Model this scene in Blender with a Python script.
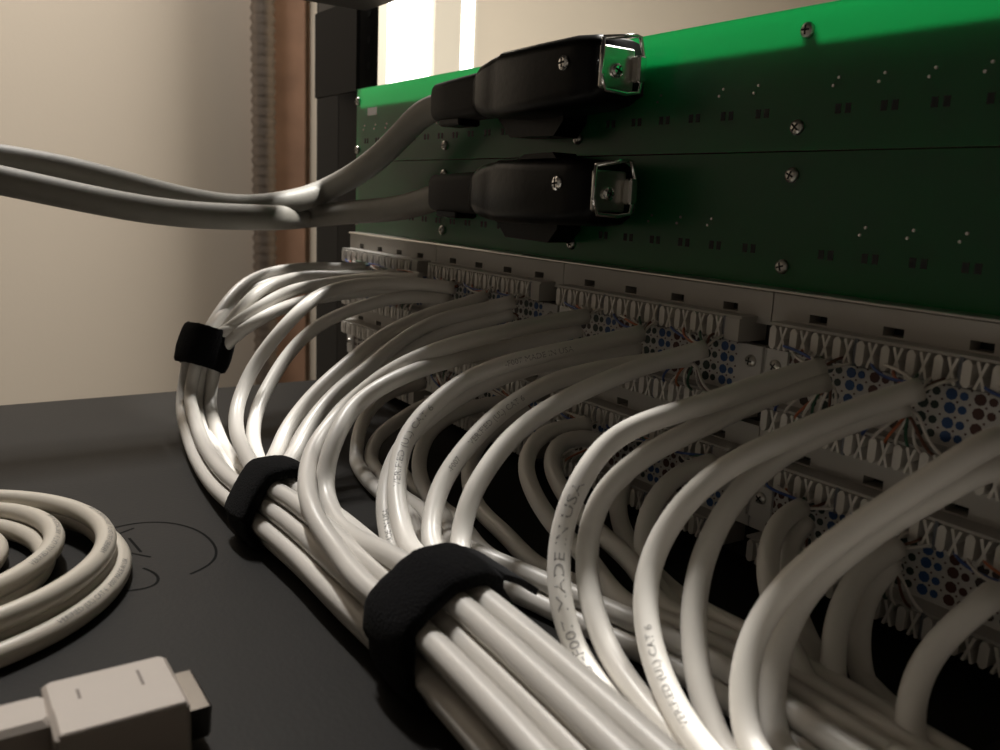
import bpy, math, random
from mathutils import Vector, Matrix
random.seed(7)
for o in list(bpy.data.objects): bpy.data.objects.remove(o)
SC = bpy.context.scene
COL = SC.collection
S = 0.001                      # everything below is laid out in millimetres
Z0 = 1100.0                    # the top lip of the upper patch panel is 1.1 m above the floor
def W(p): return Vector((p[0]*S, p[1]*S, (p[2]+Z0)*S))

# ------------------------------------------------------------------ camera
F = 866.82
YAW, PITCH, ROLL = math.radians(34.149), math.radians(11.437), math.radians(2.614)
CAM = Vector((525.2, -238.1, 25.0))
cf = Vector((-math.cos(YAW)*math.cos(PITCH), math.sin(YAW)*math.cos(PITCH), -math.sin(PITCH)))
cr = Vector((math.sin(YAW), math.cos(YAW), 0)); cu = cr.cross(cf)
cr, cu = cr*math.cos(ROLL)+cu*math.sin(ROLL), cu*math.cos(ROLL)-cr*math.sin(ROLL)
cd = bpy.data.cameras.new('camera'); cam = bpy.data.objects.new('camera', cd); COL.objects.link(cam)
cam.matrix_world = Matrix(((cr.x, cu.x, -cf.x, CAM.x*S), (cr.y, cu.y, -cf.y, CAM.y*S), (cr.z, cu.z, -cf.z, (CAM.z+Z0)*S), (0, 0, 0, 1)))
cd.sensor_width = 36; cd.lens = F/1000*36; cd.clip_start = 0.01
cd.dof.use_dof = True; cd.dof.focus_distance = 0.33; cd.dof.aperture_fstop = 20
SC.camera = cam
def ray(x, y): return cf + cr*((x-500)/F) - cu*((y-375)/F)
def onY(x, y, Y):              # a pixel's ray met with the plane Y mm in front of the board
    d = ray(x, y); return CAM + d*((-Y-CAM.y)/d.y)
def onZ(x, y, z):
    d = ray(x, y); return CAM + d*((z-CAM.z)/d.z)
def dep(x, y, t): return CAM + ray(x, y)*t

# ------------------------------------------------------------------ light
wd = bpy.data.worlds.new('world'); SC.world = wd; wd.use_nodes = True
wd.node_tree.nodes['Background'].inputs[0].default_value = (0.9, 0.85, 0.78, 1)
wd.node_tree.nodes['Background'].inputs[1].default_value = 0.0
def area(name, loc, sx, sy, power, col):
    l = bpy.data.lights.new(name, 'AREA'); l.shape = 'RECTANGLE'; l.size = sx; l.size_y = sy; l.energy = power; l.color = col
    o = bpy.data.objects.new(name, l); o.location = W(loc); COL.objects.link(o); return o
TUBE = (-200, 850, 1475)
area('fluorescent_tube_light', TUBE, 0.6, 0.10, 95, (1.0, 0.965, 0.90))
TUBE2 = (-600, -110, 1475)
area('room_tube_light', TUBE2, 0.4, 0.09, 31, (1.0, 0.965, 0.92))
vs = SC.view_settings
vs.view_transform = 'Standard'; vs.look = 'None'; vs.gamma = 1; vs.exposure = 0.0
try: vs.use_curve_mapping = False
except Exception: pass

# ------------------------------------------------------------------ materials
MATS = {}
def mat(name, col, rough=.5, metal=0, noise=0, nscale=200, bump=0, bscale=400, spec=.5, col2=None, sheen=0, emit=0, trans=None):
    m = bpy.data.materials.new(name); m.use_nodes = True; nt = m.node_tree; b = nt.nodes['Principled BSDF']
    b.inputs['Base Color'].default_value = (*col, 1); b.inputs['Roughness'].default_value = rough
    b.inputs['Metallic'].default_value = metal; b.inputs['Specular IOR Level'].default_value = spec
    if sheen: b.inputs['Sheen Weight'].default_value = sheen
    if emit: b.inputs['Emission Color'].default_value = (*col, 1); b.inputs['Emission Strength'].default_value = emit
    tc = nt.nodes.new('ShaderNodeTexCoord')
    if noise:
        n = nt.nodes.new('ShaderNodeTexNoise'); n.inputs['Scale'].default_value = nscale; n.inputs['Detail'].default_value = 4
        nt.links.new(tc.outputs['Object'], n.inputs['Vector'])
        r = nt.nodes.new('ShaderNodeMix'); r.data_type = 'RGBA'
        c2 = col2 or tuple(c*(1-noise) for c in col)
        r.inputs[6].default_value = (*col, 1); r.inputs[7].default_value = (*c2, 1)
        nt.links.new(n.outputs['Fac'], r.inputs[0]); nt.links.new(r.outputs[2], b.inputs['Base Color'])
    if bump:
        n2 = nt.nodes.new('ShaderNodeTexNoise'); n2.inputs['Scale'].default_value = bscale; n2.inputs['Detail'].default_value = 5
        nt.links.new(tc.outputs['Object'], n2.inputs['Vector'])
        bp = nt.nodes.new('ShaderNodeBump'); bp.inputs['Strength'].default_value = bump; bp.inputs['Distance'].default_value = .001
        nt.links.new(n2.outputs['Fac'], bp.inputs['Height']); nt.links.new(bp.outputs['Normal'], b.inputs['Normal'])
    if trans:
        t = nt.nodes.new('ShaderNodeBsdfTranslucent'); t.inputs['Color'].default_value = (*trans[0], 1)
        mx = nt.nodes.new('ShaderNodeMixShader'); mx.inputs[0].default_value = trans[1]
        nt.links.new(b.outputs[0], mx.inputs[1]); nt.links.new(t.outputs[0], mx.inputs[2])
        nt.links.new(mx.outputs[0], nt.nodes['Material Output'].inputs[0])
    MATS[name] = m; return m
mat('jacket', (.68, .652, .608), .38, noise=.12, nscale=60, bump=.06, bscale=90)
mat('coil_jacket', (.62, .57, .49), .38, noise=.12, nscale=60)
mat('telco_jacket', (.27, .255, .225), .55, noise=.25, nscale=90, bump=.1)
mat('print', (.26, .25, .24), .6)
mat('strap', (.006, .006, .007), .95, spec=.08, sheen=.03, noise=.5, nscale=900, bump=1.0, bscale=1500)
mat('pcb', (.042, .064, .057), .34, noise=.25, nscale=70, spec=0, trans=((.12, .96, .45), .62))
nt = MATS['pcb'].node_tree; mo = nt.nodes['Material Output']; base = mo.inputs[0].links[0].from_socket       # clear lacquer over the translucent laminate
gl = nt.nodes.new('ShaderNodeBsdfGlossy'); gl.inputs['Roughness'].default_value = .28
fn = nt.nodes.new('ShaderNodeFresnel'); fn.inputs['IOR'].default_value = 1.5
mx = nt.nodes.new('ShaderNodeMixShader'); nt.links.new(fn.outputs[0], mx.inputs[0]); nt.links.new(base, mx.inputs[1]); nt.links.new(gl.outputs[0], mx.inputs[2]); nt.links.new(mx.outputs[0], mo.inputs[0])
mat('steel', (.62, .60, .56), .28, metal=1, bump=.1)
mat('steel_dark', (.10, .10, .10), .6, metal=1)
mat('chrome', (.85, .84, .82), .12, metal=1)
mat('pad', (.006, .012, .009), .6)
mat('solder', (.75, .75, .72), .3, metal=1)
mat('panel_paint', (.47, .445, .41), .5, noise=.12, nscale=25)
mat('block_plastic', (.56, .53, .49), .45, noise=.15, nscale=200)
mat('tooth_plastic', (.66, .63, .585), .42)
mat('rail_plastic', (.40, .38, .35), .5)
mat('separator', (.13, .14, .16), .4)
mat('backing', (.018, .017, .016), .7)
mat('slot_dark', (.012, .011, .010), .8)
mat('label_white', (.60, .58, .55), .6)
mat('dot_blue', (.03, .085, .23), .5); mat('dot_green', (.018, .035, .028), .5)
mat('dot_orange', (.085, .032, .024), .5); mat('dot_brown', (.035, .022, .020), .5)
mat('wire_white', (.66, .62, .57), .45)
mat('wire_blue', (.03, .07, .25), .45); mat('wire_green', (.025, .09, .05), .45)
mat('wire_orange', (.38, .11, .04), .45); mat('wire_brown', (.13, .05, .03), .45)
mat('hood', (.0035, .0033, .0032), .33, spec=.16, bump=.1, bscale=300)
mat('boot', (.020, .018, .017), .6, spec=.2, bump=.1)
mat('shelf_black', (.013, .012, .011), .55, noise=.4, nscale=15, bump=.06, bscale=700, spec=.14)
mat('ink', (.002, .002, .002), .7, spec=.05)
mat('post_black', (.007, .0065, .0065), .6, spec=.15, bump=.08)
mat('post_grey', (.012, .012, .012), .6, spec=.2)
mat('over_panel', (.06, .055, .052), .5)
mat('wall_paint', (.44, .375, .30), .85, noise=.06, nscale=4, bump=.12, bscale=250)
mat('back_paint', (.60, .53, .43), .85, noise=.06, nscale=4)
mat('partition_paint', (.80, .72, .58), .8)
mat('wood', (.46, .27, .18), .7, noise=.5, nscale=22, bump=.3, bscale=80)
mat('conduit', (.27, .22, .18), .45, metal=.7, noise=.4, nscale=60)
mat('dim_paint', (.20, .185, .165), .85)
mat('floor_paint', (.10, .09, .08), .7, noise=.2, nscale=5)
mat('ceiling_paint', (.30, .285, .265), .9)
mat('plug_grey', (.46, .405, .36), .5, noise=.06, nscale=80, bump=.08, bscale=500)
mat('shell_metal', (.22, .205, .19), .3, metal=1)
mat('plug_mark', (.16, .13, .11), .6)
mat('window_light', (1.0, .96, .88), .5, emit=3.0)
mat('window_frame', (.6, .55, .46), .6)
mat('lamp_housing', (.75, .74, .7), .5)

# ------------------------------------------------------------------ mesh helpers
class MB:
    def __init__(s): s.v = []; s.f = []; s.m = []
    def face(s, idx, mi=0): s.f.append(idx); s.m.append(mi)
    def box(s, x0, x1, y0, y1, z0, z1, mi=0, bev=0):
        b = len(s.v)
        if bev:
            # chamfer on the edges parallel to Z and top/bottom inset
            prof = [(x0+bev, y0), (x1-bev, y0), (x1, y0+bev), (x1, y1-bev), (x1-bev, y1), (x0+bev, y1), (x0, y1-bev), (x0, y0+bev)]
            cx, cy = (x0+x1)/2, (y0+y1)/2
            kx = 1-2*bev/(x1-x0); ky = 1-2*bev/(y1-y0)
            rings = [(z0, 1), (z0+bev, 0), (z1-bev, 0), (z1, 1)]
            for z, q in rings:
                for (x, y) in prof:
                    s.v.append(((cx+(x-cx)*kx) if q else x, (cy+(y-cy)*ky) if q else y, z))
            for r in range(3):
                for i in range(8):
                    j = (i+1) % 8; s.face((b+r*8+i, b+r*8+j, b+r*8+8+j, b+r*8+8+i), mi)
            s.face(tuple(b+i for i in range(7, -1, -1)), mi); s.face(tuple(b+24+i for i in range(8)), mi)
            return s
        s.v += [(x0, y0, z0), (x1, y0, z0), (x1, y1, z0), (x0, y1, z0), (x0, y0, z1), (x1, y0, z1), (x1, y1, z1), (x0, y1, z1)]
        for q in ((0, 3, 2, 1), (4, 5, 6, 7), (0, 1, 5, 4), (1, 2, 6, 5), (2, 3, 7, 6), (3, 0, 4, 7)): s.face(tuple(b+i for i in q), mi)
        return s
    def loft(s, rings, mi=0, cap=True, closed=False):
        b = len(s.v); n = len(rings[0])
        for r in rings: s.v += [tuple(p) for p in r]
        R = len(rings)
        for k in range(R if closed else R-1):
            k2 = (k+1) % R
            for i in range(n):
                j = (i+1) % n; s.face((b+k*n+i, b+k*n+j, b+k2*n+j, b+k2*n+i), mi)
        if cap and not closed:
            s.face(tuple(b+i for i in range(n-1, -1, -1)), mi); s.face(tuple(b+(R-1)*n+i for i in range(n)), mi)
        return s
    def prism(s, poly, axis, a0, a1, mi=0):
        def put(p, a):
            if axis == 'y': return (p[0], a, p[1])
            if axis == 'x': return (a, p[0], p[1])
            return (p[0], p[1], a)
        return s.loft([[put(p, a0) for p in poly], [put(p, a1) for p in poly]], mi)
    def disc(s, c, n, r, h, mi=0, seg=12):           # short cylinder from c along n
        n = Vector(n).normalized(); a = n.orthogonal().normalized(); b = n.cross(a); c = Vector(c)
        rg = lambda rr, hh: [c+n*hh+(a*math.cos(t)+b*math.sin(t))*rr for t in [2*math.pi*i/seg for i in range(seg)]]
        return s.loft([rg(r, 0), rg(r, h)], mi)
    def tube(s, pts, rad, seg=12, mi=0):
        fr = frames(pts); rings = []
        for i, (p, t, n, b) in enumerate(fr):
            r = rad[i] if isinstance(rad, list) else rad
            rings.append([p+(n*math.cos(a)+b*math.sin(a))*r for a in [2*math.pi*k/seg for k in range(seg)]])
        return s.loft(rings, mi)
    def build(s, name, mats, parent=None, smooth=False, origin=None):
        me = bpy.data.meshes.new(name)
        if isinstance(mats, str): mats = [mats]
        me.from_pydata([W(p) if not parent else W(p) for p in s.v], [], s.f)
        for m in mats: me.materials.append(MATS[m])
        for p, mi in zip(me.polygons, s.m): p.material_index = mi; p.use_smooth = smooth
        me.update()
        import bmesh
        bm = bmesh.new(); bm.from_mesh(me); bmesh.ops.recalc_face_normals(bm, faces=bm.faces); bm.to_mesh(me); bm.free()
        o = bpy.data.objects.new(name, me); COL.objects.link(o)
        if parent is not None:
            o.parent = parent; o.matrix_parent_inverse = root_inv(parent)
        return o
def root_inv(p):
    m = Matrix.Translation(p.location) if p.parent is None else Matrix.Identity(4)
    return m.inverted()
def frames(pts):
    n = len(pts); T = []
    for i in range(n):
        a = pts[max(i-1, 0)]; b = pts[min(i+1, n-1)]; T.append((b-a).normalized())
    N = T[0].orthogonal().normalized(); out = []
    for i in range(n):
        N = (N - T[i]*N.dot(T[i])).normalized(); out.append((pts[i], T[i], N, T[i].cross(N)))
    return out
def spline(ctrl, step=3.0):
    P = [Vector(p) for p in ctrl]
    P = [P[0]*2-P[1]] + P + [P[-1]*2-P[-2]]
    out = []
    for i in range(1, len(P)-2):
        p0, p1, p2, p3 = P[i-1:i+3]
        t0 = 0; t1 = t0+max((p1-p0).length, 1e-3)**.5; t2 = t1+max((p2-p1).length, 1e-3)**.5; t3 = t2+max((p3-p2).length, 1e-3)**.5
        n = max(2, int((p2-p1).length/step))
        for k in range(n):
            t = t1+(t2-t1)*k/n
            A1 = p0*((t1-t)/(t1-t0))+p1*((t-t0)/(t1-t0)); A2 = p1*((t2-t)/(t2-t1))+p2*((t-t1)/(t2-t1)); A3 = p2*((t3-t)/(t3-t2))+p3*((t-t2)/(t3-t2))
            B1 = A1*((t2-t)/(t2-t0))+A2*((t-t0)/(t2-t0)); B2 = A2*((t3-t)/(t3-t1))+A3*((t-t1)/(t3-t1))
            out.append(B1*((t2-t)/(t2-t1))+B2*((t-t1)/(t2-t1)))
    out.append(P[-2].copy())
    # even out the spacing, then relax
    out = resample(out, step)
    for _ in range(6):
        out = [out[0]] + [out[i]*.5+(out[i-1]+out[i+1])*.25 for i in range(1, len(out)-1)] + [out[-1]]
    return out
def resample(pts, step):
    L = [0]
    for a, b in zip(pts, pts[1:]): L.append(L[-1]+(b-a).length)
    n = max(3, int(L[-1]/step)); out = []; j = 0
    for k in range(n+1):
        s = L[-1]*k/n
        while j < len(L)-2 and L[j+1] < s: j += 1
        d = L[j+1]-L[j]; out.append(pts[j].lerp(pts[j+1], (s-L[j])/d if d else 0))
    return out
def empty(name, loc, label, cat, group=None):
    o = bpy.data.objects.new(name, None); o.location = W(loc); o.empty_display_size = .01; COL.objects.link(o)
    return tag(o, label, cat, group)
def tag(o, label, cat, group=None):
    o['label'] = label; o['category'] = cat
    if group: o['group'] = group
    return o
def struct(o, label=None, cat=None):
    o['kind'] = 'structure'
    if label: o['label'] = label
    if cat: o['category'] = cat
    return o
def share(src, name, loc, parent):       # a copy of a mesh object, shifted by loc (mm)
    o = bpy.data.objects.new(name, src.data); COL.objects.link(o)
    o.parent = parent; o.matrix_parent_inverse = src.matrix_parent_inverse.copy() if src.parent == parent else root_inv(parent)
    o.location = (loc[0]*S, loc[1]*S, loc[2]*S); return o

# ------------------------------------------------------------------ the room
WX, PYf = -900, 318
wall = struct(MB().box(WX-60, WX, -2400, PYf+70, -Z0, 1500).build('wall_left', 'wall_paint'), 'beige painted wall left of the rack', 'wall')
struct(MB().box(-2000, 2600, 3400, 3460, -Z0, 1500).build('wall_back', 'back_paint'), 'beige wall far behind the rack', 'wall')
struct(MB().box(-2060, -2000, PYf+70, 3460, -Z0, 1500).build('wall_far', 'back_paint'), 'beige wall far behind the rack with the bright window', 'wall')
struct(MB().box(2600, 2660, -2400, 3460, -Z0, 1500).build('wall_right', 'dim_paint'), 'beige wall right of the rack', 'wall')
struct(MB().box(WX, 2600, -2460, -2400, -Z0, 1500).build('wall_front', 'dim_paint'), 'beige wall behind the camera', 'wall')
struct(MB().box(-2060, 2660, -2460, 3460, -Z0-40, -Z0).build('floor', 'floor_paint'), 'brown-grey room floor', 'floor')
struct(MB().box(-2060, 2660, -2460, 3460, 1500, 1540).build('ceiling', 'ceiling_paint'), 'pale room ceiling', 'ceiling')
d = ray(387, 60); PXE = CAM.x + d.x*((PYf+20-CAM.y)/d.y)        # the free end of the short return wall
struct(MB().box(-2000, WX-60, PYf, PYf+70, -Z0, 1500).build('wall_stub', 'partition_paint'), 'beige wall closing off the far room', 'wall')
struct(MB().box(WX, PXE, PYf, PYf+20, -Z0, 1500).build('wall_return', 'partition_paint'), 'narrow cream return wall beside the rack post', 'wall')
# bright window seen past the return wall
def far_y(px): d = ray(px, 40); return CAM.y + d.y*((-2000-CAM.x)/d.x)
wn = struct(MB().box(-2000, -1985, far_y(380), far_y(474), 150, 900).build('window_1', 'window_frame'), 'bright window glimpsed above the green board', 'window')
for a, b in ((384, 427), (456, 470)):
    MB().box(-1984.5, -1980, far_y(a), far_y(b), 165, 885).build('pane', 'window_light', wn)
MB().box(-1984.5, -1962, far_y(428), far_y(455), 160, 890).build('blind_slat', 'window_frame', wn)

# wooden board and flexible conduit on the left wall
def on_left(px, py, off=0): d = ray(px, py); return CAM + d*((WX+off-CAM.x)/d.x)
y0, y1 = on_left(263, 150, 30).y, on_left(306, 150, 30).y
tag(MB().box(WX+1, WX+30, y0, min(y1, PYf-1), -Z0+2, 1498, bev=2).build('wooden_board', 'wood'), 'reddish brown upright wooden board fixed to the wall behind the conduit', 'board')
cy = on_left(264, 150, 52).y
mb = MB(); rings = []
z = -Z0+5; k = 0
while z < 1490:
    fine = -250 < z < 450
    r = 19.5 if k % 2 else 16.0
    rings.append([(WX+52+r*math.cos(t), cy+r*math.sin(t), z) for t in [2*math.pi*i/14 for i in range(14)]])
    z += 7.5; k += 1
mb.loft(rings)
cond = empty('flexible_conduit', (WX+52, cy, -Z0), 'corrugated flexible metal conduit running up the wooden board', 'conduit')
mb.build('sleeve', 'conduit', cond, smooth=True)
MB().box(WX+30, WX+74, cy-24, cy+24, 520, 545, bev=2).build('clamp', 'conduit', cond)

# ceiling lamps
for (c, lab) in ((TUBE, 'long ceiling strip lamp beyond the rack'), (TUBE2, 'ceiling strip lamp behind the camera')):
    t = empty('ceiling_lamp', (c[0], c[1], 1500), lab, 'lamp')
    MB().box(c[0]-330, c[0]+330, c[1]-80, c[1]+80, c[2]+4, 1499, bev=5).build('housing', 'lamp_housing', t)

# ------------------------------------------------------------------ rack
def post(x0, x1, sgn, lab):
    t = empty('rack_post', ((x0+x1)/2, 20, -Z0), lab, 'rack post', 'rack posts')
    mb = MB(); xin = x1 if sgn > 0 else x0
    mb.box(x0, x1, 11, 14, -Z0, 1200); mb.build('flange', 'post_black', t)
    xo = x0 if sgn > 0 else x1
    MB().box(min(xo, xo-43*sgn), max(xo, xo-43*sgn), 11.5, 26, -Z0, 1200, bev=2).build('channel', 'post_grey', t)
    MB().box(xo-60 if sgn > 0 else xo-10, xo+10 if sgn > 0 else xo+60, -30, 90, -Z0, -Z0+12).build('foot', 'post_grey', t)
    mb = MB(); z = 88.9-15.9*20
    while z < 320:
        mb.disc(((xin-7*sgn), 11.05, z), (0, -1, 0), 2.6, .25, seg=10); z += 15.9
    o = mb.build('screw_hole', 'slot_dark', t); o['kind'] = 'stuff'
    return t
post(-54, 0, 1, 'black steel rack post between the green boards and the return wall')
post(452, 506, -1, 'black steel rack post at the near end of the patch panels')
OVP = empty('overhead_unit', (225, -30, 133), 'dark grey equipment unit mounted in the rack above the green boards', 'equipment case')
MB().box(12, 512, -92, 0, 133, 222, bev=1).build('body', 'over_panel', OVP)
MB().box(-64, 516, 0, 3, 143, 222).build('mounting_plate', 'over_panel', OVP)
for x0, x1 in ((-70, -2), (454, 516)): MB().box(x0, x1, 0, 2.5, 88, 142.9).build('ear_or_light_stop', 'post_black', OVP)  # added black plates that block the rear lamp from the grey cables

# black equipment the cables lie on
SH = -93.0
eq = empty('equipment_case', (225, -200, SH-90), 'matte black equipment case whose flat top carries the cables', 'equipment case')
MB().box(11, 443, -470, 0, SH-88, SH, bev=1.2).build('body', 'shelf_black', eq)
for (x0, x1) in ((-16, 10.5), (443.5, 466)):
    MB().box(x0, x1, 5, 8, SH-88, SH).build('ear_or_light_stop', 'post_black', eq)
    MB().box(min(10.5, x1)-2.5 if x0 < 0 else 443.5, 10.5 if x0 < 0 else 446, -30, 5, SH-88, SH-1).build('bracket', 'post_black', eq)
# faint hand-drawn ring and strokes of ink on the case
def ink(pxs, name):
    pts = spline([onZ(x, y, SH+.06) for x, y in pxs], 2)
    mb = MB()
    for a, b in zip(pts, pts[1:]):
        t = (b-a).normalized(); n = Vector((-t.y, t.x, 0))*.45; i = len(mb.v)
        mb.v += [tuple(a-n), tuple(b-n), tuple(b+n), tuple(a+n)]; mb.face((i, i+1, i+2, i+3))
    mb.build(name, 'ink', eq)['label'] = 'faint hand-drawn ink line'
ink([(112, 528), (135, 523), (165, 522), (195, 529), (214, 544), (216, 558), (205, 568), (190, 574)], 'ink_stroke')
ink([(125, 591), (140, 590), (158, 586), (160, 578), (152, 570), (143, 568)], 'ink_stroke')
ink([(129, 538), (136, 546), (141, 552)], 'ink_stroke')
ink([(131, 553), (140, 555), (151, 557)], 'ink_stroke')
ink([(118, 534), (127, 531), (134, 528)], 'ink_stroke')

# ------------------------------------------------------------------ green circuit boards
def screw_mesh(mb, c, r, n=(0, -1, 0), mh=0, ms=1, ang=.4):
    c = Vector(c); n = Vector(n).normalized(); a = n.orthogonal().normalized(); b = n.cross(a); seg = 16
    rg = lambda rr, hh: [c+n*hh+(a*math.cos(t)+b*math.sin(t))*rr for t in [2*math.pi*i/seg for i in range(seg)]]
    mb.loft([rg(r, -.3), rg(r, .5), rg(r*.92, 1.0), rg(r*.62, 1.45), rg(r*.2, 1.6)], mh)
    for q in (ang, ang+math.pi/2):
        u = a*math.cos(q)+b*math.sin(q); w = n.cross(u); i = len(mb.v)
        for (e, g, h) in ((-.58, -.12, 1.2), (.58, -.12, 1.2), (.58, .12, 1.2), (-.58, .12, 1.2), (-.58, -.12, 1.66), (.58, -.12, 1.66), (.58, .12, 1.66), (-.58, .12, 1.66)):
            mb.v.append(tuple(c+u*(e*r)+w*(g*r)+n*h))
        for f in ((0, 3, 2, 1), (4, 5, 6, 7), (0, 1, 5, 4), (1, 2, 6, 5), (2, 3, 7, 6), (3, 0, 4, 7)): mb.face(tuple(i+k for k in f), ms)
def circuit_board(zb, lab, upper):
    t = empty('circuit_board', (225, 0, zb), lab, 'circuit board')
    MB().box(0, 451, 0, 1.6, zb+.25, zb+44.2).build('board', 'pcb', t)
    MB().box(1, 450, 8.6, 9.8, zb+.3, zb+44.2).build('carrier_plate', 'backing', t)
    MB().box(1, 450, 1.7, 8.5, zb+(25 if upper else 40), zb+(28 if upper else 43)).build('light_stop_bar', 'backing', t)  # added opaque bar, keeps stray light off the lower back of the board
    for X in (2.2, 112.7, 225.2, 337.6, 448.6):
        for dz in (7.4, 36.9):
            mb = MB(); screw_mesh(mb, (X, -.1, zb+dz), 2.45, ang=random.uniform(0, 1.5)); mb.build('screw', ['steel', 'slot_dark'], t, smooth=False)
            MB().disc((X, 1.7, zb+dz), (0, 1, 0), 2.4, 6.8).build('standoff', 'steel_dark', t)
    pads = MB(); sol = MB(); X = 12.0
    while X < 445:
        if min(abs(X+1.7-s) for s in (112.7, 225.2, 337.6)) > 5:
            for q in (0, 3.5): pads.box(X+q, X+q+2.0, -.12, 0, zb+11, zb+13.9)
            if random.random() < .8:
                sol.disc((X-1.5, 0, zb+19.3), (0, -1, 0), .5, .5, seg=6); sol.disc((X+.2, 0, zb+21.6), (0, -1, 0), .5, .5, seg=6)
        X += 15.4
    pads.build('solder_pads', 'pad', t)['kind'] = 'stuff'
    sol.build('solder_points', 'solder', t)['kind'] = 'stuff'
    if upper:
        MB().box(16, 29, -.12, 0, zb+27.5, zb+32).build('paper_label', 'label_white', t)['label'] = 'small pale paper label'
    return t
circuit_board(44.45, 'upper green circuit board with brightly glowing top edge', True)
circuit_board(0, 'lower green circuit board just above the patch panels', False)

# ------------------------------------------------------------------ patch panels
XM = 12.95
def tooth_meshes():
    a = MB().prism([(-.5, -3.6), (.5, -3.6), (1.25, -2.6), (1.25, 2.6), (.5, 3.6), (-.5, 3.6), (-1.25, 2.6), (-1.25, -2.6)], 'y', -13, -18)
    b = MB()
    for sg in (-1, 1):      # hourglass-like split post
        b.prism([(sg*.35, 0), (sg*1.55, sg*0+3.5), (sg*.75, 3.7), (0, 1.2), (0, -1.2), (sg*.75, -3.7), (sg*1.55, -3.5)], 'y', -13, -18.2)
    return a, b
def local_obj(mb, name, mats):
    me = bpy.data.meshes.new(name); me.from_pydata([Vector(p)*S for p in mb.v], [], mb.f)
    for m in mats: me.materials.append(MATS[m])
    import bmesh
    bm = bmesh.new(); bm.from_mesh(me); bmesh.ops.recalc_face_normals(bm, faces=bm.faces); bm.to_mesh(me); bm.free()
    return me
ta, tb = tooth_meshes(); TA = local_obj(ta, 'tooth', ['tooth_plastic']); TB = local_obj(tb, 'tooth', ['tooth_plastic'])
SEP = local_obj(MB().box(-.55, .55, -17.4, -12, -4.0, 4.0), 'separator', ['separator'])
def put(me, name, p, parent):
    o = bpy.data.objects.new(name, me); COL.objects.link(o); o.parent = parent
    o.matrix_parent_inverse = root_inv(parent)
    o.location = W(p); return o
def patch_panel(zt, lab, lip):
    t = empty('patch_panel', (225, -5, zt-44), lab, 'patch panel')
    MB().box(-14, 466, 3.2, 5.4, zt-44.2, zt-.3).build('back_plate', 'steel_dark', t)
    MB().box(XM+1, XM+439, -4, 3.2, zt-43.8, zt-.6).build('core', 'backing', t)
    if lip:
        MB().box(XM, XM+440, -10.6, -2, zt-.2, zt+.9, bev=.3).build('top_lip', 'steel', t)['label'] = 'bright bare metal lip'
    if not lip:
        MB().box(-14, 466, -6, 4, zt-48.4, zt-44.3).build('gap_filler', 'backing', t)  # added dark filler, shuts out the bright gap between panel and case
    for m in range(4):
        x = XM+110*m
        sl = [x+17.5+25*k for k in range(4)]
        mb = MB(); x0, x1 = x+.25, x+109.75
        mb.box(x0, x1, -9.5, -4, zt-5.6, zt-.4); mb.box(x0, x1, -9.5, -4, zt-11.0, zt-8.2)
        e = x0
        for s_ in sl: mb.box(e, s_-3.2, -9.5, -4, zt-8.2, zt-5.6); e = s_+3.2
        mb.box(e, x1, -9.5, -4, zt-8.2, zt-5.6)
        mb.build('cover_strip', 'panel_paint', t)
        # white plate with the colour code in the middle
        mb = MB(); mb.box(x+.3, x+109.7, -10, -4, zt-35.2, zt-18.6)
        pl = mb.build('label_plate', 'label_white', t)
        dots = MB()
        for g in range(3):
            for ci, mi in ((0, 0), (1, 1), (2, 2), (3, 3)):
                for half in (0, 1):
                    X = x+8.5+30.5*g+ci*7.6+half*3.4
                    for zz in (-20.6, -24.4, -28.6, -32.4):
                        dots.disc((X, -10, zt+zz), (0, -1, 0), 1.65 if not half else 1.2, .12, mi, seg=8)
                        dots.disc((X+1.8, -10, zt+zz+1.9), (0, -1, 0), .35, .12, 0, seg=5)
        dots.build('colour_dots', ['dot_orange', 'dot_brown', 'dot_green', 'dot_blue'], pl)['kind'] = 'stuff'
        for X in (x+5, x+105):
            mb = MB(); mb.box(X-4.2, X+4.2, -11.2, -9.8, zt-31, zt-18.2); mb.build('end_tab', 'label_white', t)
            mb = MB(); screw_mesh(mb, (X, -11.1, zt-23.5), 2.1, ang=random.uniform(0, 1.5)); mb.build('screw', ['steel', 'slot_dark'], t)
        for row, zc in ((0, zt-13.2), (1, zt-39.6)):
            mb = MB()
            mb.box(x+6, x+104, -13, -4, zc-3.9, zc+3.9)
            mb.box(x+5.5, x+104.5, -17.2, -4, zc+3.7, zc+4.5)
            mb.box(x+98, x+104, -17.6, -13, zc-3.8, zc+3.7)
            bl = mb.build('punch_block', 'rail_plastic', t)
            for k in range(24):
                X = x+6+1.9+3.81*k
                put(TB if k % 2 else TA, 'tooth', (X, 0, zc), bl)
            for k in range(1, 4): put(SEP, 'separator', (x+6+30.48*k, 0, zc), bl)
    return t
patch_panel(0, 'upper white patch panel directly under the green boards', True)
patch_panel(-44.45, 'lower white patch panel just above the black case', False)

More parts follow.
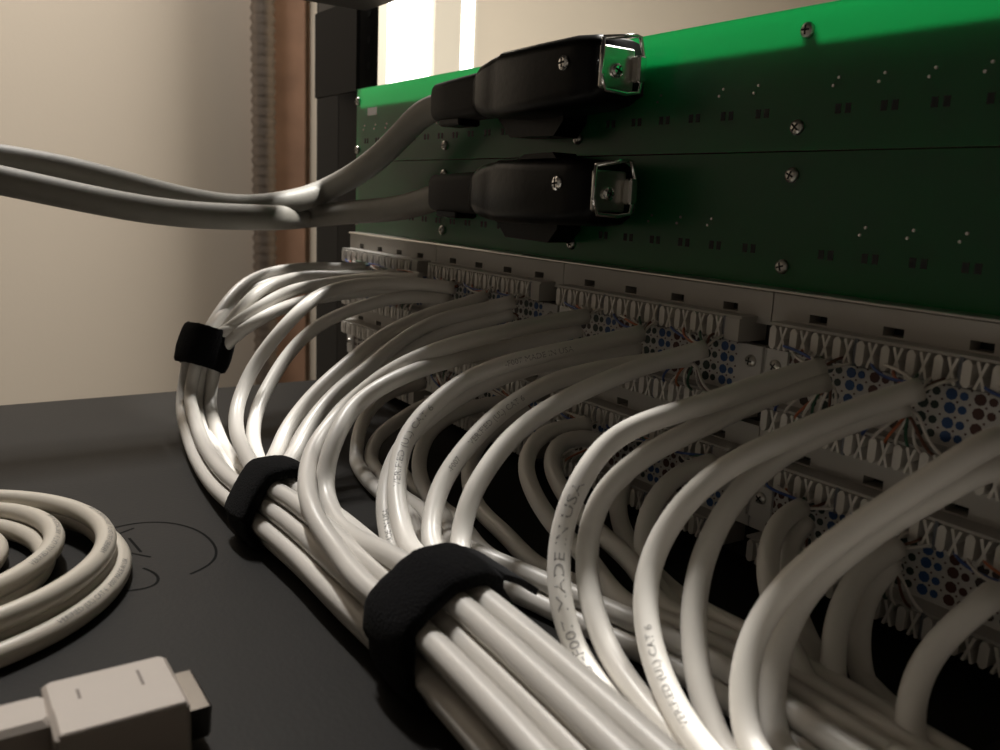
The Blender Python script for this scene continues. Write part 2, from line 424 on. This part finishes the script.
# ------------------------------------------------------------------ cables
CR = 3.1; CD = 6.25
class Axis:
    def __init__(s, pts, step=4):
        s.p = spline(pts, step); s.t = [x[1] for x in frames(s.p)]
        n = len(s.p); s.u = [None]*n; U = s.t[-1].cross(Vector((0, 0, 1))).normalized()
        for i in range(n-1, -1, -1):            # carried back from the lying end, so it never flips where the bundle hangs
            U = (U-s.t[i]*U.dot(s.t[i])).normalized(); s.u[i] = U
    def near(s, q): return min(range(len(s.p)), key=lambda i: (s.p[i]-q).length)
    def frame(s, i):
        T = s.t[i]; u = s.u[i]; v = u.cross(T).normalized(); return s.p[i], T, u, v
    def off(s, i, uv):
        p, T, u, v = s.frame(i); return p+u*(uv[0]*CD)+v*(uv[1]*CD)
P_SL = dep(207, 349, 432)
AZ = SH+CR+1.73*CD+.2
P_M = onZ(277, 497, AZ)
P_R = onZ(441, 628, AZ)
AX1 = Axis([dep(216, 322, 440), P_SL, onY(196, 395, 126), onY(206, 436, 134), onY(234, 470, 140), P_M, onZ(325, 533, AZ), onZ(366, 570, AZ), onZ(404, 601, AZ), P_R, onZ(500, 684, AZ), onZ(566, 750, AZ), Vector((470, -146, AZ)), Vector((540, -152, AZ)), Vector((640, -160, AZ))])
iSL, iM, iR = AX1.near(P_SL), AX1.near(P_M), AX1.near(P_R)
iE = len(AX1.p)-1
AX2 = Axis([onZ(440, 538, SH+5), onZ(500, 562, SH+5), onZ(560, 588, SH+5), onZ(640, 624, SH+5), Vector((385, -75, SH+5)), Vector((430, -77, SH+5)), Vector((520, -82, SH+5)), Vector((640, -88, SH+5))])

ORD = ['first', 'second', 'third', 'fourth']; POS = ['left', 'middle', 'right']
FONT = {}
def text_polys(txt, size):
    key = (txt, size)
    if key in FONT: return FONT[key]
    c = bpy.data.curves.new('t', 'FONT'); c.body = txt; c.size = size; c.resolution_u = 2
    o = bpy.data.objects.new('t', c); COL.objects.link(o)
    me = o.to_mesh(); v = [(p.co.x, p.co.y) for p in me.vertices]; f = [tuple(p.vertices) for p in me.polygons]
    o.to_mesh_clear(); bpy.data.objects.remove(o); bpy.data.curves.remove(c)
    FONT[key] = (v, f, max(p[0] for p in v)); return FONT[key]
def print_on(path, parent, txt, s0, size=3.0, rad=CR, face=None, flip=False, squeeze=1.0):
    v, f, L = text_polys(txt, size)
    acc = [0]
    for a, b in zip(path, path[1:]): acc.append(acc[-1]+(b-a).length)
    fr = frames(path)
    def at(s):
        s = min(max(s, 0), acc[-1]-1e-3); j = 0
        lo, hi = 0, len(acc)-2
        while lo < hi:
            m = (lo+hi+1)//2
            if acc[m] <= s: lo = m
            else: hi = m-1
        k = (s-acc[lo])/(acc[lo+1]-acc[lo]); return path[lo].lerp(path[lo+1], k), fr[lo][1].lerp(fr[lo+1][1], k).normalized()
    sg = -1 if flip else 1
    pm, tm = at(s0+sg*L*squeeze/2); ref = (CAM-pm).normalized() if face is None else face
    mb = MB()
    for (x, y) in v:
        p, t = at(s0+sg*x*squeeze); t = t*sg
        n = (ref-t*ref.dot(t)).normalized(); up = n.cross(t)
        a = (y-size*.35)/rad
        mb.v.append(tuple(p+(n*math.cos(a)+up*math.sin(a))*(rad+.05)))
    for q in f: mb.face(q)
    o = mb.build('printed_text', 'print', parent); o['label'] = 'dark printed lettering'
    return o
CABLES = {}
def cable(key, panel, mod, colm, row, pts, via=(), txt=None):
    """pts run from the punched end outwards; via = further points in a bundle"""
    ctrl = [Vector(p) for p in pts]+[Vector(p) for p in via]
    path = spline(ctrl, 3)
    for q in path:                                   # nothing dips into the case top
        if q.z < SH+CR+.1 and q.x > 5: q.z = SH+CR+.1
    where = 'upper' if panel == 0 else 'lower'
    lab = 'white cable punched into %s patch panel, %s module from left, %s port, %s row' % (where, ORD[mod], POS[colm], 'top' if row == 0 else 'bottom')
    t = empty('network_cable', (path[0].x, path[0].y, path[0].z), lab, 'cable', 'white network cables')
    MB().tube(path, CR, 14).build('jacket', 'jacket', t, smooth=True)
    # coloured pairs fanning from the jacket to the teeth
    zc = -44.45*panel - (13.2 if row == 0 else 39.6)
    xg = XM+110*mod+6+30.48*colm
    e = path[0]; d0 = (path[0]-path[2]).normalized()
    for k, c in enumerate(('wire_blue', 'wire_orange', 'wire_green', 'wire_brown')):
        mb = MB()
        for h in (0, 1):
            tgt = Vector((xg+1.9+1.9+3.81*(2*k+h), -16.5, zc+random.uniform(-.5, .5)-(2.2 if row == 0 else -2.2)))
            o_ = Vector((random.uniform(-1, 1), random.uniform(-1, 1), random.uniform(-1, 1)))*1.3
            mid = e*.5+tgt*.5+Vector((0, -2.0+random.uniform(-1.5, 1.5), random.uniform(-2, 2)))
            mb.tube(spline([e-d0*3+o_, e+d0*2+o_, mid, tgt, tgt+Vector((0, 3, 0))], 2), .46, 6, h)
        mb.build('wire_pair', [c, 'wire_white'], t, smooth=True)
    CABLES[key] = (t, path); return t, path
def Y(*a): return [onY(x, y, q) for x, y, q in a]
def b1(i0, uv, i1=None, step=6):
    return [AX1.off(i, uv) for i in range(i0, iE+1, step)]

# slots of the main bundle, (outwards, up) in cable diameters
SLOT = {'A1': (1, -1.73), 'A2': (0, -1.73), 'A6': (-1, -1.73), 'A4': (1.5, -.87), 'A5': (.5, -.87), 'B2': (-.5, -.87), 'C3': (-1.5, -.87),
        'A3': (1, 0), 'B1': (0, 0), 'C2': (-.5, .87), 'C1': (.5, .87), 'C4': (-1, 0),
        'D1': (1.5, .80), 'D2': (.15, 1.73), 'E1': (-.9, 1.73), 'E2': (-1.5, .87), 'F1': (-2, 0), 'F2': (-2.5, -.87)}
SLM = {k: SLOT[k] for k in ('A1', 'A2', 'A3', 'A4', 'A5', 'A6', 'B1', 'B2', 'C1', 'C2', 'C3', 'C4')}
def mix_slot(k, i):
    f = min(1, max(0, (i-iM-3)/(iR-iM-6))); f = f*f*(3-2*f); a, b = SLM[k], SLOT[k]; return (a[0]+(b[0]-a[0])*f, a[1]+(b[1]-a[1])*f)
SL = {'A1': (.55, -.62), 'A2': (-.5, -.62), 'A6': (-1.0, .28), 'A4': (1.05, .28), 'A5': (0, .28), 'A3': (.45, 1.18)}
Apts = {
 'A1': (0, Y((366, 267, 25), (340, 268, 38), (300, 268, 58), (262, 275, 80), (236, 292, 98))),
 'A2': (0, Y((396, 275, 25), (352, 277, 45), (308, 276, 64), (270, 285, 85), (246, 303, 101))),
 'A3': (1, Y((372, 275, 25), (335, 276, 44), (290, 279, 66), (255, 289, 86), (232, 305, 101))),
 'A4': (1, Y((398, 284, 25), (350, 287, 45), (300, 303, 72), (268, 314, 90), (246, 326, 104))),
 'A5': (0, Y((423, 279, 25), (375, 278, 42), (330, 283, 60), (290, 291, 80), (256, 310, 99))),
 'A6': (1, Y((420, 289, 25), (370, 291, 45), (318, 298, 67), (280, 309, 88), (252, 324, 103)))}
acol = {'A1': (0, 0), 'A2': (1, 0), 'A3': (0, 1), 'A4': (1, 1), 'A5': (2, 0), 'A6': (2, 1)}
for k, (row, pts) in Apts.items():
    via = []
    for i in range(iSL, iM+1, 4):
        f = min(1, max(0, (i-iSL-2)/(iM-iSL-2))); f = f*f*(3-2*f)
        a, b = SL[k], SLM[k]
        via.append(AX1.off(i, (a[0]+(b[0]-a[0])*f, a[1]+(b[1]-a[1])*f)))
    via += [AX1.off(i, mix_slot(k, i)) for i in range(iM+4, iE+1, 6)]
    cable(k, 0, 0, acol[k][0], acol[k][1], pts, via)
def joinM(k, colm, row, mod, pts):
    cable(k, 0, mod, colm, row, pts, [AX1.off(i, mix_slot(k, i)) for i in range(iM-1, iE+1, 6)])
joinM('B1', 0, 0, 1, Y((455, 288, 25), (403, 283, 42), (354, 285, 62), (326, 292, 76), (305, 306, 90), (278, 334, 104), (253, 368, 116), (238, 403, 126), (236, 427, 132), (246, 455, 138)))
joinM('B2', 0, 1, 1, Y((450, 298, 25), (403, 297, 42), (354, 309, 62), (316, 327, 80), (290, 352, 94), (270, 383, 107), (257, 410, 117), (253, 434, 124), (259, 462, 132)))
joinM('C1', 1, 0, 1, Y((487, 296, 25), (465, 304, 34), (430, 314, 48), (385, 334, 68), (354, 358, 84), (316, 392, 104), (288, 427, 119), (276, 455, 129)))
joinM('C2', 2, 0, 1, Y((515, 301, 25), (490, 308, 34), (437, 321, 54), (402, 340, 70), (368, 368, 86), (333, 396, 102), (309, 427, 116), (296, 452, 125)))
joinM('C3', 1, 1, 1, Y((484, 309, 25), (462, 315, 34), (428, 326, 48), (388, 347, 66), (358, 370, 80), (326, 402, 97), (302, 435, 111), (290, 462, 121)))
joinM('C4', 2, 1, 1, Y((513, 313, 25), (488, 320, 34), (440, 333, 52), (405, 352, 67), (372, 380, 82), (340, 408, 96), (316, 440, 110), (303, 466, 119)))
def joinR(k, colm, row, mod, pts, i0):
    b = SLOT[k]; return cable(k, 0, mod, colm, row, pts, b1(i0, b))
joinR('D1', 0, 0, 2, Y((587, 316, 25), (555, 321, 38), (500, 333, 60), (455, 344, 75), (410, 361, 90), (375, 382, 101), (344, 410, 112), (316, 444, 127), (307, 478, 138), (310, 503, 144), (321, 529, 146), (333, 544, 146)), iR-6)
joinR('D2', 0, 1, 2, Y((580, 329, 25), (545, 338, 38), (500, 347, 55), (458, 358, 73), (423, 368, 87), (382, 386, 104), (354, 406, 115), (337, 434, 125), (326, 464, 131), (324, 487, 133), (335, 518, 137), (350, 535, 138)), iR-5)
_, pE = joinR('E1', 1, 0, 2, Y((642, 333, 25), (600, 343, 40), (555, 352, 55), (516, 361, 67), (490, 369, 75), (463, 381, 84), (437, 401, 94), (415, 423, 103), (402, 447, 110), (397, 475, 116), (397, 503, 121), (402, 528, 124), (412, 552, 128)), iR-1)
_, pE2 = joinR('E2', 1, 1, 2, Y((638, 346, 25), (598, 353, 40), (556, 361, 54), (518, 371, 65), (488, 382, 74), (459, 396, 83), (432, 415, 92), (408, 437, 101), (394, 460, 108), (386, 487, 114), (385, 515, 119), (390, 542, 122), (400, 563, 125)), iR-1)
_, pF1 = joinR('F1', 2, 0, 2, Y((705, 349, 25), (650, 364, 42), (600, 383, 58), (558, 403, 71), (534, 418, 79), (512, 436, 87), (494, 458, 94), (479, 480, 100), (468, 502, 105), (461, 532, 109), (459, 555, 113)), iR)
_, pF2 = joinR('F2', 2, 1, 2, Y((690, 358, 25), (640, 363, 38), (597, 370, 50), (556, 380, 62), (525, 396, 72), (498, 414, 82), (476, 436, 91), (459, 456, 98), (443, 480, 105), (434, 505, 111), (430, 532, 116), (434, 555, 120)), iR)
# cables that drop beside the bundle
_, pH1 = cable('H1', 0, 3, 0, 0, Y((822, 368, 25), (790, 376, 34), (760, 385, 43), (712, 402, 57), (664, 416, 70), (628, 429, 79), (606, 443, 85), (589, 466, 91), (575, 490, 96), (564, 519, 100), (559, 548, 103), (558, 578, 106), (562, 612, 109), (573, 645, 108), (592, 678, 110), (615, 709, 112.5), (645, 744, 114.5)), [Vector((430, -117, SH+5)), Vector((520, -124, SH+5)), Vector((640, -126, SH+5))])
cable('H2', 0, 3, 0, 1, Y((827, 381, 25), (795, 388, 33), (760, 399, 42), (724, 416, 52), (688, 433, 62), (654, 450, 71), (626, 469, 79), (604, 491, 86), (592, 516, 91), (587, 545, 95), (586, 575, 98), (592, 607, 101), (602, 638, 103), (620, 672, 105), (646, 706, 107), (674, 738, 109)), [Vector((435, -110, SH+4)), Vector((520, -112, SH+4)), Vector((640, -114, SH+4))])
_, pI1 = cable('I1', 0, 3, 1, 0, Y((920, 389, 25), (885, 400, 32), (850, 412, 40), (800, 432, 52), (760, 450, 62), (731, 464, 69), (707, 481, 75), (686, 501, 81), (664, 531, 87), (650, 562, 92), (644, 598, 97), (648, 635, 101), (659, 675, 105), (678, 713, 108), (702, 749, 111)), [Vector((440, -115, SH+9)), Vector((520, -117, SH+9)), Vector((640, -120, SH+9))])
cable('I2', 0, 3, 1, 1, Y((907, 405, 25), (870, 415, 32), (840, 426, 38), (790, 449, 50), (748, 482, 63), (718, 523, 74), (702, 560, 81), (694, 600, 88), (693, 640, 93), (700, 688, 98), (712, 728, 101), (722, 755, 103)), [Vector((436, -104, SH+6)), Vector((520, -104, SH+5)), Vector((640, -106, SH+5))])
cable('J1', 0, 3, 2, 0, [Vector((437, -24, -17)), Vector((432, -32, -24))]+Y((1000, 436, 44), (955, 463, 52), (910, 493, 59), (865, 521, 66), (826, 550, 73), (790, 581, 80), (766, 611, 86), (750, 642, 91), (742, 678, 96), (743, 712, 99), (749, 750, 102)), [Vector((445, -108, SH+12)), Vector((520, -110, SH+11)), Vector((640, -112, SH+11))])
cable('J2', 0, 3, 2, 1, [Vector((436, -24, -27)), Vector((434, -31, -32))]+Y((1000, 460, 38), (955, 485, 46), (895, 518, 54), (850, 551, 61), (816, 580, 67), (796, 606, 72), (780, 642, 78), (772, 680, 83), (771, 717, 87), (776, 750, 90)), [Vector((446, -96, SH+10)), Vector((520, -98, SH+6)), Vector((640, -98, SH+6))])
# lower panel
def b2(px0, uv): 
    i0 = AX2.near(px0); return [AX2.off(i, uv) for i in range(i0, len(AX2.p), 6)]
K = onZ(455, 545, SH+5)
cable('K1', 1, 0, 2, 0, Y((424, 383, 25), (400, 389, 39), (380, 399, 56), (366, 415, 67), (358, 437, 78), (356, 460, 84), (362, 487, 89), (378, 508, 93), (405, 526, 94)), b2(K, (1.5, -.3)))
cable('K2', 1, 1, 0, 0, Y((446, 398, 25), (420, 407, 42), (398, 421, 56), (379, 435, 67), (371, 451, 75), (373, 470, 81), (384, 492, 85), (402, 510, 88), (425, 525, 88)), b2(K, (.5, -.3)))
cable('K3', 1, 1, 1, 0, Y((505, 402, 25), (480, 405, 35), (454, 414, 49), (434, 427, 60), (422, 446, 70), (418, 465, 75), (423, 486, 79), (436, 507, 81), (455, 525, 81)), b2(onZ(490, 556, SH+5), (-.5, -.3)))
cable('K4', 1, 1, 0, 1, Y((450, 416, 25), (432, 424, 35), (412, 438, 49), (398, 455, 61), (394, 474, 70), (402, 493, 75), (420, 510, 79), (440, 524, 79)), b2(onZ(480, 552, SH+5), (1.0, .56)))
cable('K5', 1, 1, 2, 0, Y((528, 412, 25), (508, 420, 35), (488, 434, 47), (474, 452, 57), (468, 474, 65), (472, 496, 70), (485, 516, 74), (503, 532, 75)), b2(onZ(530, 570, SH+5), (-1.5, -.3)))
cable('L1', 1, 2, 0, 0, Y((590, 424, 25), (566, 427, 34), (546, 432, 43), (532, 444, 51), (525, 464, 58), (531, 487, 64), (543, 510, 69), (560, 532, 72), (585, 555, 74)), b2(onZ(640, 615, SH+5), (0, .56)))
cable('L2', 1, 2, 0, 1, Y((600, 440, 25), (578, 437, 34), (560, 441, 42), (551, 455, 49), (553, 472, 54), (563, 492, 59), (582, 516, 63), (606, 539, 65), (636, 566, 67)), b2(onZ(670, 620, SH+5), (-1, .56)))
cable('M1', 1, 2, 2, 0, Y((712, 462, 25), (692, 468, 33), (672, 479, 42), (655, 499, 51), (645, 522, 57), (642, 546, 61), (648, 574, 64), (664, 600, 66)), b2(onZ(720, 650, SH+5), (-2.3, -.35)))
cable('M2', 1, 2, 1, 0, Y((652, 446, 25), (637, 458, 32), (624, 476, 40), (617, 500, 46), (620, 525, 51), (632, 549, 54), (652, 572, 57), (680, 598, 58)), b2(onZ(740, 650, SH+5), (-2.0, .5)))
cable('N1', 1, 3, 0, 0, Y((801, 508, 25), (782, 518, 35), (770, 543, 45), (767, 573, 53), (776, 612, 60), (793, 656, 66), (815, 700, 71), (842, 745, 75)), [Vector((438, -82, SH+5)), Vector((470, -100, SH+11)), Vector((560, -106, SH+11))])
cable('N2', 1, 3, 0, 1, Y((806, 522, 25), (792, 535, 31), (785, 560, 38), (788, 590, 44), (800, 625, 49), (816, 658, 53), (838, 695, 57), (870, 740, 60)), [Vector((444, -70, SH+5)), Vector((470, -92, SH+11)), Vector((560, -98, SH+11))])
cable('O1', 1, 3, 1, 0, Y((897, 547, 25), (868, 566, 36), (847, 592, 45), (836, 625, 53), (832, 665, 60), (836, 705, 65), (848, 748, 69)), [Vector((444, -80, SH+11)), Vector((470, -98, SH+17)), Vector((560, -104, SH+17))])
cable('O2', 1, 3, 1, 1, Y((893, 562, 25), (872, 584, 31), (860, 612, 37), (857, 648, 43), (863, 687, 48), (877, 720, 51), (893, 750, 54)), [Vector((447, -66, SH+7)), Vector((475, -84, SH+6)), Vector((560, -90, SH+6))])
cable('P1', 1, 3, 2, 0, [Vector((436, -24, -61)), Vector((433, -34, -62))]+Y((1000, 590, 42), (967, 616, 49), (937, 643, 55), (918, 673, 60), (909, 707, 65), (910, 750, 69)), [Vector((448, -76, SH+10)), Vector((470, -86, SH+12)), Vector((560, -92, SH+12))])

# printed legends on the jackets
def arclen_to(path, px, py):
    best = None; acc = 0; prev = path[0]
    for q in path:
        acc += (q-prev).length; prev = q
        dd = q-CAM; z = dd.dot(cf); x = 500+F*dd.dot(cr)/z; y = 375-F*dd.dot(cu)/z
        e = (x-px)**2+(y-py)**2
        if best is None or e < best[0]: best = (e, acc)
    return best[1]
LEG = 'VERIFIED (UL) CAT 6'
t = CABLES['E1'][0]; print_on(pE, t, LEG, arclen_to(pE, 399, 492), 3.1, flip=True, squeeze=1.35)
print_on(pE, t, '-F007 MADE IN USA', arclen_to(pE, 508, 364), 2.8, flip=True)
t = CABLES['E2'][0]; print_on(pE2, t, 'MADE IN USA', arclen_to(pE2, 392, 550), 2.8, flip=True)
t = CABLES['F2'][0]; print_on(pF2, t, '-F007', arclen_to(pF2, 446, 476), 2.6, flip=True)
print_on(pF2, t, LEG, arclen_to(pF2, 466, 450), 2.8, flip=True)
t = CABLES['H1'][0]; print_on(pH1, t, 'CAT 6 -F007 MADE IN USA', arclen_to(pH1, 622, 718), 4.0, flip=True, squeeze=1.45)
t = CABLES['I1'][0]; print_on(pI1, t, LEG, arclen_to(pI1, 690, 735), 2.6, flip=True, squeeze=1.2)
t, pK = CABLES['K2']; print_on(pK, t, LEG, arclen_to(pK, 480, 545), 2.6)

# ------------------------------------------------------------------ hook-and-loop straps
def hull(pts):
    pts = sorted(set((round(a, 4), round(b, 4)) for a, b in pts)); 
    def half(ps):
        h = []
        for p in ps:
            while len(h) >= 2 and (h[-1][0]-h[-2][0])*(p[1]-h[-2][1])-(h[-1][1]-h[-2][1])*(p[0]-h[-2][0]) <= 0: h.pop()
            h.append(p)
        return h
    a = half(pts); b = half(pts[::-1]); return a[:-1]+b[:-1]
def strap(i, slots, width, lab, tail=None, shift=(0, 0)):
    p, T, u, v = AX1.frame(i)
    pts = [((a+shift[0])*CD+(CR+.25)*math.cos(t), (b+shift[1])*CD+(CR+.25)*math.sin(t)) for a, b in slots for t in [2*math.pi*k/16 for k in range(16)]]
    h = hull(pts); cx = sum(a for a, _ in h)/len(h); cy = sum(b for _, b in h)/len(h)
    # even angular sampling of the hull
    N = 64; prof = []
    for k in range(N):
        ang = 2*math.pi*k/N; dx, dy = math.cos(ang), math.sin(ang); best = 0
        for (a, b), (c, d) in zip(h, h[1:]+h[:1]):
            ex, ey = c-a, d-b; den = dx*ey-dy*ex
            if abs(den) < 1e-9: continue
            r = ((a-cx)*ey-(b-cy)*ex)/den; s = ((a-cx)*dy-(b-cy)*dx)/den
            if r > 0 and -1e-6 <= s <= 1+1e-6: best = max(best, r)
        prof.append(best)
    for _ in range(4): prof = [max(prof[k], (prof[k-1]+prof[k]*2+prof[(k+1) % N])/4) for k in range(N)]
    floor_z = SH+.15
    def pt(k, r, w):
        a = 2*math.pi*k/N; q = p+u*(cx+math.cos(a)*r)+v*(cy+math.sin(a)*r)+T*w
        if q.x > 8: q.z = max(q.z, floor_z)
        return q
    rnd = random.Random(3)
    loops = [(0, -.47), (.8, -.5), (1.6, -.49), (2.2, -.44), (2.7, -.32), (3.0, -.12), (3.0, .12), (2.7, .32), (2.2, .44), (1.6, .49), (.8, .5), (0, .47)]
    rings = []
    for k in range(N):
        lap = 1.6 if k < 22 else 0
        rings.append([pt(k, prof[k]+(d*(1 if d < .1 else 1)+ (lap if d > .5 else 0))+rnd.uniform(-.12, .12)*(d > 1), w*width+rnd.uniform(-.25, .25)*(abs(w) > .45)) for d, w in loops])
    t = empty('cable_strap', (p.x, p.y, p.z-12), lab, 'cable strap', 'black cable straps')
    MB().loft(rings, closed=True).build('band', 'strap', t, smooth=True)
    if tail:
        a0, length = tail; k = int(a0/(2*math.pi)*N) % N; b0 = pt(k, prof[k]+4.3, 0)
        a = 2*math.pi*k/N; tang = (-u*math.sin(a)+v*math.cos(a)); tang.normalize(); out = (u*math.cos(a)+v*math.sin(a))
        R = []
        for s in range(9):
            f = s/8; c = b0+tang*(length*f)+out*(-.5+2.0*f-3*f*f)
            w = width*.5*(.96 if f < .9 else .8)
            R.append([c-T*w-out*.8, c+T*w-out*.8, c+T*w+out*.8, c-T*w+out*.8])
        MB().loft(R).build('tail', 'strap', t, smooth=False)
    return t
Mslots = list(SLM.values())
strap(iSL, list(SL.values()), 20, 'smallest black hook-and-loop strap, hanging high above the case edge')
strap(iM, Mslots, 20, 'middle black hook-and-loop strap, lying on the case between the other two')
strap(iR, list(SLOT.values()), 21, 'largest black hook-and-loop strap, nearest the camera around the thick bundle', tail=(math.radians(120), 14))

# ------------------------------------------------------------------ multi-pair connectors on the boards
def rr(x, y0, y1, zc, hz, r, n=5):
    cy = (y0+y1)/2; hy = (y1-y0)/2; r = min(r, hy*.98, hz*.98); out = []
    for sy, sz, a0 in ((1, 1, 0), (-1, 1, 90), (-1, -1, 180), (1, -1, 270)):
        for k in range(n):
            a = math.radians(a0+90*k/(n-1)); out.append((x, cy+sy*(hy-r)+r*math.cos(a), zc+sz*(hz-r)+r*math.sin(a)))
    return out
def connector(zc, lab, cpts, tilt):
    t = empty('multipair_connector', (235, -5, zc), lab, 'connector')
    zt = lambda x: zc+tilt*(x-240)/40
    secs = [(187, -26, -12, 7.0, 5), (189, -28.5, -9.5, 9.2, 6), (196, -31, -8, 11.2, 6), (207, -32, -7, 12.3, 5), (213, -32, -6, 12.5, 4), (214.5, -32.6, -5, 13.0, 4), (240, -32.6, -4, 13.0, 5), (262, -32.4, -4, 12.8, 6), (271, -31, -5, 12.0, 6), (275, -28.5, -7, 10.4, 5)]
    hd = MB().loft([rr(x, a, b, zt(x), hz, r) for x, a, b, hz, r in secs]).build('hood', 'hood', t, smooth=True)
    mb = MB(); screw_mesh(mb, (259.5, -32.3, zc+3.2), 2.9, ang=.9); mb.build('screw', ['chrome', 'slot_dark'], hd)
    MB().prism([(184, zc-7), (200, zc-20.3), (232, zc-20.8), (238, zc-15), (238, zc+11), (232, zc+16.5), (212, zc+16), (188, zc+7)], 'y', -15, -2.5).build('wing_flange', 'hood', t)
    MB().box(192, 270, -8, -.2, zc-7.5, zc+7.5, bev=1.5).build('plug_body', 'steel_dark', t)
    mb = MB(); mb.loft([rr(x, -19-w, -19+w, zt(x)-.6, hz, 4) for x, w, hz in ((148, 7.6, 8.0), (150, 8.4, 8.7), (164, 8.8, 9.0), (188, 9.0, 9.4), (192, 8.6, 9.0))])
    mb.build('strain_relief', 'boot', t, smooth=True)
    MB().box(153, 172, -25, -13, zt(160)-12.2, zt(160)-8.6, bev=.8).build('clamp_tab', 'hood', t)
    # sprung metal latch at the end face
    hexa = [(-31, 10), (-16, 12.5), (-14, 12.2), (-11, 4), (-13, -7), (-19, -8), (-29, -7.5), (-31.5, -2)]
    lp = [Vector((280, y, zc+z)) for y, z in hexa]
    mb = MB(); mb.tube(lp+[lp[0]], .8, 8)
    mb.build('latch_bail', 'chrome', t, smooth=True)
    MB().box(275.2, 277, -29, -13, zc-6.5, zc+8.5, bev=.6).build('end_bracket', 'steel', t)
    MB().box(277.1, 281.5, -15, -11, zc-3.5, zc+6, bev=.8).build('latch_hinge', 'chrome', t)
    mb = MB(); screw_mesh(mb, (277.1, -22, zc), 2.7, n=(1, 0, 0)); mb.build('screw', ['chrome', 'slot_dark'], t)
    path = spline([Vector((170, -19, zt(170)-.6)), Vector((158, -19, zt(158)-.6))]+cpts, 5)
    MB().tube(path, 6.6, 18).build('cable', 'telco_jacket', t, smooth=True)['label'] = 'thick grey multi-pair cable'
    t.location.x -= 4.5*S
connector(72.6, 'upper black connector and grey cable plugged into the top green board',
          [onY(426, 113, 20), onY(408, 132, 21), onY(385, 155, 24), onY(358, 175, 29), onY(325, 192, 38), dep(290, 203, 475), dep(250, 208, 460), dep(208, 204, 445), dep(165, 195, 432), dep(118, 182, 420), dep(60, 168, 408), dep(0, 158, 395), dep(-70, 150, 380), dep(-160, 146, 365), Vector((150, -420, 20)), Vector((90, -540, -60)), Vector((60, -620, -300)), Vector((50, -640, -800)), Vector((60, -680, -1060)), Vector((120, -800, -1092))], 1.2)
connector(28.8, 'lower black connector and grey cable plugged into the bottom green board',
          [onY(405, 208, 22), onY(350, 213, 32), onY(310, 217, 44), dep(270, 218, 450), dep(230, 217, 435), dep(180, 214, 420), dep(130, 207, 405), dep(70, 195, 392), dep(0, 180, 378), dep(-70, 166, 362), dep(-160, 150, 345), Vector((190, -410, 10)), Vector((140, -540, -70)), Vector((110, -630, -300)), Vector((100, -650, -800)), Vector((110, -690, -1060)), Vector((170, -800, -1092))], .6)

# ------------------------------------------------------------------ coil of cable on the case
def coil():
    cx, cy = 243, -251
    loops = [(60, 0, 0, 3.2), (57, -3, 0, 4.5), (57.5, -3, -1, 9.6), (46, -10, -3, 8.5), (45, -8, -5, 3.4), (33, -16, -5, 4.2), (24, -20, -8, 6)]
    ctrl = []
    for k, (r, ox, oy, z) in enumerate(loops):
        nx = loops[min(k+1, len(loops)-1)]
        for j in range(16):
            f = j/16; f2 = max(0, (f-.55)/.45); f2 = f2*f2*(3-2*f2)
            R_, X_, Y_, Z_ = [a+(b-a)*f2 for a, b in zip((r, ox, oy, z), nx)]
            a = -math.pi/2+2*math.pi*f-math.pi*.15
            ctrl.append(Vector((cx+X_+R_*math.cos(a)*1.0, cy+Y_+R_*math.sin(a), SH+Z_)))
    path = spline(ctrl, 3)
    t = empty('cable_coil', (cx, cy, SH), 'loose coil of cream cable lying on the black case', 'cable coil')
    MB().tube(path, CR, 12).build('jacket', 'coil_jacket', t, smooth=True)
    up = Vector((.35, .35, .85)).normalized(); acc = 0; L = sum((b-a).length for a, b in zip(path, path[1:])); s = 10
    while s < L-500:
        print_on(path, t, 'VERIFIED (UL) CAT 6  -F007 MADE IN USA', s, 2.2, face=up, flip=False); s += 150
coil()

# ------------------------------------------------------------------ grey plug lying on the case
def plug():
    t = empty('grey_plug', (346, -210, SH), 'pale grey cable plug with metal shell, lying on the case by the coil', 'plug')
    z0, z1 = SH+.1, SH+15.5
    a, b = onZ(164, 653, z1), onZ(192, 702, z1)
    x0, x1, ye = a.x, b.x, (a.y+b.y)/2
    yb = onZ(48, 713, z1).y
    bd = MB().box(x0, x1, yb, ye, z0, z1, bev=.9).build('body', 'plug_grey', t)
    MB().box(x0+11.6, x1-.2, yb+.8, ye-.6, z1-1, z1+.35, bev=.3).build('raised_strip', 'plug_grey', bd)
    MB().box(x0+3, x0+14.5, yb-13, yb+1, z0+1.5, z1-.6, bev=1.2).build('tail_sleeve', 'plug_grey', t)
    for (px0, py0, px1, py1) in ((137, 670, 145, 684), (77, 689, 81, 698)):
        p, q = onZ(px0, py0, z1+.05), onZ(px1, py1, z1+.05)
        MB().box(min(p.x, q.x), max(p.x, q.x), p.y-.3, p.y+.3, z1-.4, z1+.06).build('moulded_mark', 'plug_mark', bd)
    mb = MB(); zc = (z0+z1)/2-.5
    ring = lambda y, e: [(x0+2.6+e, y, zc+4-e), (x1-3.6-e, y, zc+4-e), (x1-5.2-e, y, zc-4+e), (x0+4.2+e, y, zc-4+e)]
    mb.loft([ring(ye-.5, 0), ring(ye+4.6, 0), ring(ye+5.2, .5), ring(ye+5.0, 1.0), ring(ye+2, 1.1)]); mb.build('metal_shell', 'shell_metal', t)
    path = spline([Vector((x0+8.5, yb-10, zc)), Vector((x0+8.5, yb-40, zc-1)), Vector((x0+2, yb-90, SH+4)), Vector((x0-20, yb-140, SH+4))], 4)
    MB().tube(path, 3.0, 12).build('cord', 'plug_grey', t, smooth=True)
plug()
